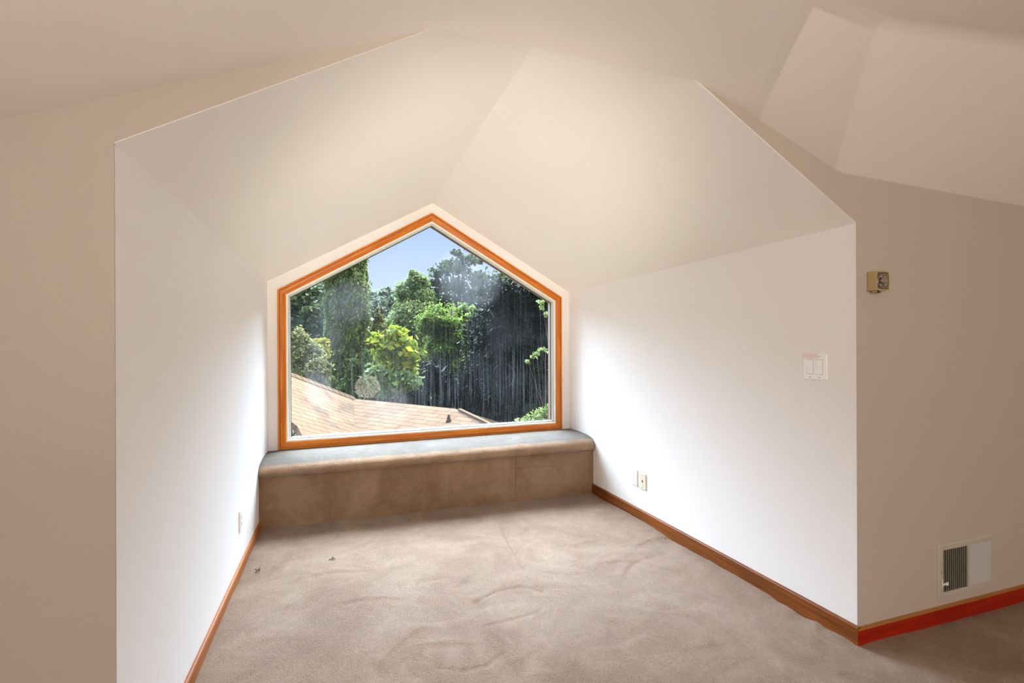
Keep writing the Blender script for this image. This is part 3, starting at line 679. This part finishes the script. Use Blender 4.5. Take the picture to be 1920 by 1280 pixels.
# metal edge strip along the right rake
def strip(a, b, w, h, name, mat, parent):
    a, b = Vector(a), Vector(b); d = (b-a).normalized(); s = Vector((d.y, -d.x, 0)).normalized(); up = Vector((0, 0, 1)); bm = bmesh.new()
    R_ = [[bm.verts.new(c+s*x+up*z) for x, z in ((-w, 0), (-w, h), (w, h), (w, -.06), (0, -.06))] for c in (a, b)]
    for k in range(5): bm.faces.new((R_[0][k], R_[0][(k+1) % 5], R_[1][(k+1) % 5], R_[1][k]))
    bm.faces.new(R_[0][::-1]); bm.faces.new(R_[1]); o = bm_obj(name, bm, mat, parent); o.matrix_parent_inverse = Matrix.Translation(-parent.location); return o
strip(P2+(Q2-P2)*.12, Q2, .018, .022, 'edge_flashing', plain('flashing_metal', (.13, .10, .075), .9, 0, 0), roof)
# back side of the roof and the gable below, so it is a solid roof
bk = P1-dn*2.2; bk.z = P1.z-.7; bk2 = P2-dn*2.2; bk2.z = P2.z-.7
facet('shingle_slope', [P2, P1, bk, bk2], rd, roof)
# plumbing vent boot
vp = onplane(*at(841, 788, 5.0).xy)
# find the roof point seen there
o0 = Vector((0, 0, EYE)); ry = at(840.5, 789, 1)-o0; k_ = (P1-o0).dot(nrm)/ry.dot(nrm); vp = o0+ry*k_
t = thing('vent_pipe', 'small grey cone-shaped plumbing vent on the shingle roof', 'roof vent', vp)
mt_ = plain('lead_grey', (.07, .06, .055), .7, 0, .1)
kk = (vp-o0).length/5.1
bm = bmesh.new(); lathe(bm, [(.033*kk, -.01), (.026*kk, .012), (.017*kk, .035), (.0125*kk, .06), (.012*kk, .064)], 24); bm_obj('boot', bm, mt_, t, True)
bm = bmesh.new(); lathe(bm, [(.0105*kk, .05), (.0105*kk, .070), (.0085*kk, .070), (.0085*kk, .06)], 20); bm_obj('pipe', bm, mt_, t)

# ------------------------------------------------------------------ ground
def dirt():
    m, n, l, b = newmat('leaf_litter'); t = n.new('ShaderNodeTexCoord'); a = n.new('ShaderNodeTexNoise'); a.inputs['Scale'].default_value = 3; a.inputs['Detail'].default_value = 8
    l.new(t.outputs['Object'], a.inputs['Vector']); r = n.new('ShaderNodeValToRGB'); r.color_ramp.elements[0].color = (.025, .022, .012, 1); r.color_ramp.elements[1].color = (.09, .075, .04, 1)
    l.new(a.outputs['Fac'], r.inputs['Fac']); l.new(r.outputs['Color'], b.inputs['Base Color']); b.inputs['Roughness'].default_value = 1; b.inputs['Specular IOR Level'].default_value = 0; return m
def ground():
    xs = np.linspace(-90, 130, 90); ys = np.concatenate([np.linspace(-30, 40, 60), np.linspace(42, 170, 40)]); rng = np.random.default_rng(4)
    vs = []
    for y in ys:
        for x in xs:
            h = -3.2+.25*math.sin(x*.5)*math.cos(y*.4)
            d = x*math.sin(YAW)+y*math.cos(YAW)
            if d > 20: h += (d-20)*.075+ .8*math.sin(x*.09)*min(1, (d-20)/20)
            vs.append((x, y, h))
    nx = len(xs); fs = [(j*nx+i, j*nx+i+1, (j+1)*nx+i+1, (j+1)*nx+i) for j in range(len(ys)-1) for i in range(nx-1)]
    o = mesh_obj('ground', vs, fs, dirt(), None, True); struct(o)
ground()

# ------------------------------------------------------------------ trees
def leaf_mesh(name, pts, nrm, size, aspect, rng, mat, parent=None, upright=0.0):
    N = len(pts)
    r = rng.normal(size=(N, 3)); r /= np.linalg.norm(r, axis=1, keepdims=True)
    n = nrm*.9+r*.9+np.array([0, 0, .35]); n /= np.linalg.norm(n, axis=1, keepdims=True)
    g = rng.normal(size=(N, 3)); g[:, 2] += upright*3
    a = np.cross(n, g); a /= np.linalg.norm(a, axis=1, keepdims=True)+1e-9
    b = np.cross(n, a)                                           # b is the long axis
    s = size*rng.uniform(.6, 1.35, (N, 1)); a = a*s*.5; b = b*s*.5*aspect
    bend = n*s*.14
    V = np.stack([pts-b, pts-a+bend*.0-b*.1, pts+b+bend, pts+a-b*.1], 1).reshape(-1, 3)
    me = bpy.data.meshes.new(name); me.vertices.add(4*N); me.vertices.foreach_set('co', V.astype(np.float32).ravel())
    me.loops.add(4*N); me.loops.foreach_set('vertex_index', np.arange(4*N, dtype=np.int32))
    me.polygons.add(N); me.polygons.foreach_set('loop_start', np.arange(0, 4*N, 4, dtype=np.int32))
    me.update(calc_edges=True); me.materials.append(mat)
    o = bpy.data.objects.new(name, me); C.objects.link(o)
    if parent: o.parent = parent; o.matrix_parent_inverse = Matrix.Translation(-parent.location)
    return o
def crown(blobs, n, rng, clump=.22, hollow=.55, cl_n=None):
    """points in ellipsoid blobs gathered in twig clumps. blob = (centre, (rx, ry, rz))"""
    vol = np.array([b[1][0]*b[1][1]+b[1][2]*b[1][0] for b in blobs]); vol = vol/vol.sum(); P, Nn = [], []
    for (c, R), w in zip(blobs, vol):
        m = max(20, int(n*w)); k = max(6, m//(cl_n or 38))
        d = rng.normal(size=(k, 3)); d /= np.linalg.norm(d, axis=1, keepdims=True)
        rad = hollow+(1-hollow)*rng.uniform(0, 1, (k, 1))**.6; rad *= rng.uniform(.82, 1.12, (k, 1))
        cc = d*rad; idx = rng.integers(0, k, m)
        q = cc[idx]+rng.normal(size=(m, 3))*clump*np.array([1, 1, .75])*rng.uniform(.5, 1.2, (k, 1))[idx]
        P.append(np.array(c)+q*np.array(R)); dn_ = d[idx]*.6+rng.normal(size=(m, 3))*.25; Nn.append(dn_)
    return np.concatenate(P), np.concatenate(Nn)
bark = plain('tree_bark', (.10, .075, .055), .9)
def trunk(parent, base, top, r0, r1, branches, rng, name='trunk'):
    bm = bmesh.new()
    def limb(a, b, ra, rb, seg=7, wob=.06):
        a, b = Vector(a), Vector(b); L = (b-a).length; d = (b-a).normalized(); x = d.orthogonal().normalized(); y = d.cross(x); rows = []
        for i in range(seg+1):
            t_ = i/seg; c = a.lerp(b, t_)+x*wob*L*math.sin(t_*3.1)*rng.uniform(-.6, .6)*(1 if 0 < i < seg else 0); r = ra+(rb-ra)*t_
            rows.append([bm.verts.new(c+(x*math.cos(k*math.pi/3.5)+y*math.sin(k*math.pi/3.5))*r) for k in range(7)])
        for p, q in zip(rows[:-1], rows[1:]):
            for k in range(7): bm.faces.new((p[k], p[(k+1) % 7], q[(k+1) % 7], q[k]))
        bm.faces.new(rows[0][::-1]); bm.faces.new(rows[-1])
    limb(base, top, r0, r1)
    for t_, q in branches: limb(Vector(base).lerp(Vector(top), t_), q, r1*1.1, r1*.3, 5)
    o = bm_obj(name, bm, bark, parent, True); o.matrix_parent_inverse = Matrix.Translation(-parent.location); return o
GZ = -3.2
def pb(u, v, D, ru, rv, rd=None):
    """blob from its place and size as seen: centre u,v at distance D, radii in pixels there"""
    c = at(u, v, D); k = D/FPX; r = ru*k; return ((c.x, c.y, c.z), (r, rd if rd else max(r, rv*k*.7), rv*k))
def tree(name, label, cat, blobs, n, size, aspect, mat, seed, clump=.22, hollow=.5, upright=0, cl_n=None, tr=.12, gz=None, group=None):
    rng = np.random.default_rng(seed); rr = random.Random(seed)
    cs = np.array([b[0] for b in blobs]); cx, cy = cs[:, 0].mean(), cs[:, 1].mean(); top = max(b[0][2]+b[1][2]*.5 for b in blobs)
    d = cx*math.sin(YAW)+cy*math.cos(YAW); g = GZ if gz is None else gz
    if d > 20: g += (d-20)*.07
    t = thing(name, label, cat, (cx, cy, g), group)
    P, Nn = crown(blobs, n, rng, clump, hollow, cl_n); leaf_mesh('foliage', P, Nn, size, aspect, rng, mat, t, upright)
    if tr:
        brs = [(rr.uniform(.45, .85), b[0]) for b in blobs[:9]]
        trunk(t, (cx, cy, g-.1), (cx, cy, top), tr, tr*.35, brs, rr)
    return t
G = dict(
    cyp=leaf_mat('cypress_leaf', [(.075, .115, .035), (.14, .19, .055), (.23, .28, .085)], .2),
    oak=leaf_mat('dark_oak_leaf', [(.035, .055, .025), (.06, .085, .035), (.10, .13, .05)], .25),
    dark=leaf_mat('deep_shade_leaf', [(.008, .011, .007), (.013, .018, .010), (.022, .028, .014)], .1, .06),  # deep shade under the trees put into near-black leaf colours
    green=leaf_mat('bright_green_leaf', [(.09, .15, .03), (.16, .25, .05), (.28, .36, .09)], .4),
    mid=leaf_mat('mid_green_leaf', [(.07, .12, .035), (.12, .18, .05), (.20, .26, .09)], .35),
    pale=leaf_mat('pale_green_leaf', [(.14, .20, .09), (.22, .29, .12), (.34, .40, .18)], .35),
    blue=leaf_mat('hazed_hill_leaf', [(.13, .17, .13), (.19, .24, .18), (.28, .33, .24)], .3),  # distance haze put into the leaf colour as a pale blue-green
    yel=leaf_mat('yellow_green_leaf', [(.10, .16, .02), (.22, .28, .03), (.48, .46, .05)], .45),
    olive=leaf_mat('olive_leaf', [(.14, .14, .06), (.24, .24, .10), (.36, .34, .14)], .3),
    con=leaf_mat('bronze_conifer_leaf', [(.07, .08, .025), (.13, .13, .04), (.20, .20, .05)], .2),
    spray=leaf_mat('lit_spray_leaf', [(.16, .24, .06), (.28, .36, .12), (.42, .46, .22)], .4))  # light on the sprigs put into brighter leaf colours
# far hill woods
rr = random.Random(11)
hill = [(566, 590, 52, 50, 44), (628, 560, 55, 52, 48), (700, 566, 60, 34, 38), (733, 556, 62, 30, 28), (768, 566, 62, 28, 30), (806, 575, 58, 34, 34)]
for i, (u, v, D, ru, rv) in enumerate(hill):
    bl = [pb(u+rr.uniform(-.6, .6)*ru, v+rr.uniform(-.3, .5)*rv, D, ru*.5, rv*.45) for _ in range(7)]+[pb(u, v+rv*.7, D, ru, rv)]
    wh = ['round oak on the far hill at the left edge of the window', 'round oak on the far hill behind the tall cypress', 'round oak on the far hill just right of the cypress tip',
          'round oak on the far hill at the lowest dip of sky', 'round oak on the far hill left of the bright green tree', 'round oak on the far hill behind the bright green tree'][i]
    tree('hill_oak', wh, 'tree', bl, 9000, .42, 1.2, G['blue'], 20+i, .2, .55, tr=.3, group='oaks on the far hill')
# left dark trees
tree('oak_tree', 'dark green oak filling the upper left of the window beside the cypress', 'tree',
     [pb(560, 585, 21, 34, 34), pb(590, 565, 21, 26, 28), pb(604, 610, 20, 28, 40), pb(560, 640, 20, 36, 34), pb(600, 665, 19, 28, 30), pb(575, 610, 21, 40, 50), pb(530, 600, 21, 30, 60), pb(490, 600, 21, 34, 44), pb(450, 630, 21, 34, 44), pb(440, 590, 21, 30, 30), pb(400, 640, 21, 36, 50)], 72000, .13, 1.3, G['oak'], 41, tr=.2)
# big cypress: tall plumes
bl = []
rr = random.Random(2)
for u, top, w in ((622, 450, 13), (636, 405, 14), (652, 380, 14), (664, 395, 13), (677, 420, 12), (645, 470, 22), (662, 500, 20), (630, 520, 16), (684, 560, 12)):
    v = top
    while v < 770:
        h = rr.uniform(34, 52); ww = w*rr.uniform(.75, 1.12)*(1 if v > top+10 else .5); bl.append(pb(u+rr.uniform(-4, 4), v+h*.6, 13+rr.uniform(-.35, .35), ww, h, ww*13/FPX*1.1)); v += h*.9
tree('cypress_tree', 'tall dense Italian cypress rising past the top of the window', 'tree', bl, 120000, .042, 2.4, G['cyp'], 51, .26, .6, 1.0, 60, tr=.16)
bl = [pb(688, v, 14.5, w, 26, w*14.5/FPX) for v, w in ((528, 2.2), (560, 4.5), (595, 6.5), (630, 8), (665, 9), (700, 10), (735, 10))]
tree('cypress_tree', 'thin pointed cypress spire just right of the big cypress', 'tree', bl, 16000, .04, 2.4, G['cyp'], 52, .25, .5, 1.0, tr=.05)
bl = [pb(672+dx, v, 11.6, w, 26, w*11.6/FPX*1.1) for dx, v, w in ((-8, 700, 8), (14, 690, 9), (-14, 725, 11), (18, 718, 11), (0, 740, 14), (28, 738, 10), (-30, 748, 11))]
tree('juniper_shrub', 'feathery juniper at the foot of the big cypress above the roof ridge', 'shrub', bl, 42000, .04, 2.2, G['mid'], 53, .26, .5, 1.0, tr=.05)
# left shrubs
tree('hedge_shrub', 'dusty olive shrub above the roof at the left edge of the glass', 'shrub',
     [pb(556, 665, 10, 22, 30), pb(580, 675, 10, 22, 34), pb(560, 640, 10, 16, 22), pb(598, 700, 9.6, 18, 26), pb(540, 690, 10, 20, 30), pb(575, 710, 9.8, 26, 24), pb(505, 690, 10, 26, 30), pb(470, 700, 10, 26, 30)], 56000, .045, 1.6, G['olive'], 61, tr=.04)
tree('hedge_shrub', 'yellow-tinged bush between the olive shrub and the big cypress', 'shrub',
     [pb(594, 645, 11, 16, 10), pb(602, 655, 11, 12, 14), pb(606, 640, 11, 9, 8), pb(590, 660, 11.2, 20, 18)], 15000, .05, 1.5, leaf_mat('golden_leaf', [(.22, .24, .03), (.36, .36, .05), (.55, .45, .08)], .4), 62, tr=.04)
# conical conifer
bl = [pb(711, 585+k*13, 12.5, 4+k*4.4, 11, (4+k*4.4)*12.5/FPX) for k in range(12)]
tree('conifer_tree', 'cone-shaped bronze-green conifer behind the yellow-green tree', 'tree', bl, 55000, .045, 2.0, G['con'], 71, .2, .6, .6, tr=.07)
# yellow-green young tree
rr = random.Random(6)
bl = [pb(712+rr.uniform(-12, 70)*1.0, 632+rr.uniform(-12, 62), 8.6+rr.uniform(-.3, .3), rr.uniform(8, 14), rr.uniform(6, 11)) for _ in range(22)]+[pb(742, 628, 8.6, 16, 12), pb(757, 650, 8.6, 18, 14), pb(722, 640, 8.6, 14, 12), pb(765, 690, 8.6, 12, 12), pb(715, 668, 8.6, 12, 12)]
tree('young_tree', 'young tree with large yellow-green leaves in full sun', 'tree', bl, 1500, .08, 1.7, G['yel'], 81, .6, .05, tr=.035)
tree('young_tree', 'pale thin-leaved sapling left of the yellow-green tree', 'tree', [pb(712, 705, 8.2, 16, 22), pb(728, 722, 8.2, 16, 16), pb(745, 712, 8.2, 16, 14), pb(772, 716, 8.2, 12, 10), pb(718, 735, 8.1, 12, 10)], 2600, .06, 1.6, G['pale'], 82, .4, .1, tr=.025)
# central trees
rr = random.Random(8)
bl = [pb(774, 520, 18, 8, 14), pb(784, 528, 18, 16, 16), pb(764, 548, 18, 18, 18), pb(790, 560, 18, 22, 22), pb(756, 578, 18, 15, 20), pb(744, 602, 18.4, 14, 20), pb(776, 590, 17.6, 28, 24), pb(745, 620, 18, 24, 26), pb(800, 620, 17.6, 24, 30), pb(770, 655, 18, 36, 30)]
tree('broadleaf_tree', 'bright green tree standing highest in the centre of the window', 'tree', bl, 75000, .065, 1.6, G['pale'], 91, .24, .45, tr=.13)
bl = [pb(rr.uniform(800, 885), rr.uniform(588, 720), 15+rr.uniform(-.8, .6), rr.uniform(12, 22), rr.uniform(10, 20)) for _ in range(24)]+[pb(850, 650, 15.6, 44, 66)]+[pb(880, 600+k*24, 14.0, 13, 14) for k in range(6)]+[pb(rr.uniform(800, 880), rr.uniform(700, 745), 14.2, 14, 12) for _ in range(5)]
tree('broadleaf_tree', 'leafy mid-green tree right of centre with sunlit hanging sprays', 'tree', bl, 100000, .055, 1.6, G['green'], 92, .26, .5, tr=.12)
# tall open tree against the sky
bl = [pb(u, v, 19, r1, r2) for u, v, r1, r2 in ((822, 532, 18, 14), (812, 545, 14, 12), (838, 512, 20, 14), (846, 492, 14, 10), (858, 478, 12, 8), (868, 505, 20, 12), (858, 535, 22, 14), (835, 560, 24, 14), (880, 545, 20, 12), (895, 520, 20, 14), (905, 560, 22, 16), (870, 575, 26, 14), (915, 540, 20, 18), (930, 565, 24, 24), (890, 490, 18, 12), (850, 585, 28, 14), (815, 575, 16, 14), (945, 530, 24, 20))]
tree('open_crown_tree', 'tall tree with an open lacy crown against the sky', 'tree', bl, 8000, .095, 1.5, G['oak'], 93, .42, .3, tr=.16)
# big shaded evergreen at the right, and an added unseen one past the edge
rr = random.Random(9)
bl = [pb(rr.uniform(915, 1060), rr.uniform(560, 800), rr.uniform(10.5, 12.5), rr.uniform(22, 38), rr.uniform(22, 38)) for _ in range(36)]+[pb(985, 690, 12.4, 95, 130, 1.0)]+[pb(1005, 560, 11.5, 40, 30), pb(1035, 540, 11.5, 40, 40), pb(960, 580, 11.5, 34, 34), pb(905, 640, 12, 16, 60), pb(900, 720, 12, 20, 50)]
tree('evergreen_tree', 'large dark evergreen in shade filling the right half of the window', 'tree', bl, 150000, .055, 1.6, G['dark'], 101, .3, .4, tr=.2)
bl = [pb(rr.uniform(1120, 1700), rr.uniform(60, 700), rr.uniform(11, 15), rr.uniform(90, 170), rr.uniform(80, 150)) for _ in range(30)]  # unseen crown added to keep the sun off the evergreen in view
tree('evergreen_tree', 'dark evergreen added unseen past the right edge of the window to block sun', 'tree', bl, 60000, .2, 1.5, G['dark'], 102, .25, .5, tr=.3)
# dark hedge under the trees
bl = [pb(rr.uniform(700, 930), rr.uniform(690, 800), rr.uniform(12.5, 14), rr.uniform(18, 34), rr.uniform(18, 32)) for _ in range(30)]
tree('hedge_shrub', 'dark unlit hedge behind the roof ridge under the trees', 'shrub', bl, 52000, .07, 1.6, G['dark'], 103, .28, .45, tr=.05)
# small lit sprays at the right edge
tree('leafy_shrub', 'small sunlit bush at the bottom right corner of the glass', 'shrub', [pb(992, 785, 6.4, 10, 9), pb(1012, 778, 6.4, 12, 12), pb(1028, 770, 6.4, 10, 16), pb(1045, 785, 6.4, 20, 18), pb(1005, 795, 6.4, 26, 12)], 2400, .032, 2.0, G['spray'], 111, .4, .2, tr=.02)
tree('leafy_shrub', 'slim branch tip of lit leaves at the right edge halfway up the glass', 'shrub', [pb(1016, 655, 6.8, 7, 3), pb(1006, 662, 6.8, 7, 3), pb(998, 668, 6.8, 6, 2), pb(1034, 660, 6.8, 9, 5), pb(988, 678, 6.8, 3, 2), pb(1060, 675, 6.8, 20, 30), pb(1060, 740, 6.8, 20, 40)], 420, .03, 2.4, G['spray'], 112, .4, .1, tr=.012)
tree('leafy_shrub', 'sprig of bright leaves in the top right corner of the glass', 'shrub', [pb(1013, 567, 7.4, 7, 6), pb(1017, 575, 7.4, 4, 5), pb(1024, 590, 7.4, 3, 4), pb(1060, 580, 7.4, 22, 26), pb(1070, 650, 7.4, 20, 40)], 520, .038, 1.8, G['spray'], 113, .4, .1, tr=.012)
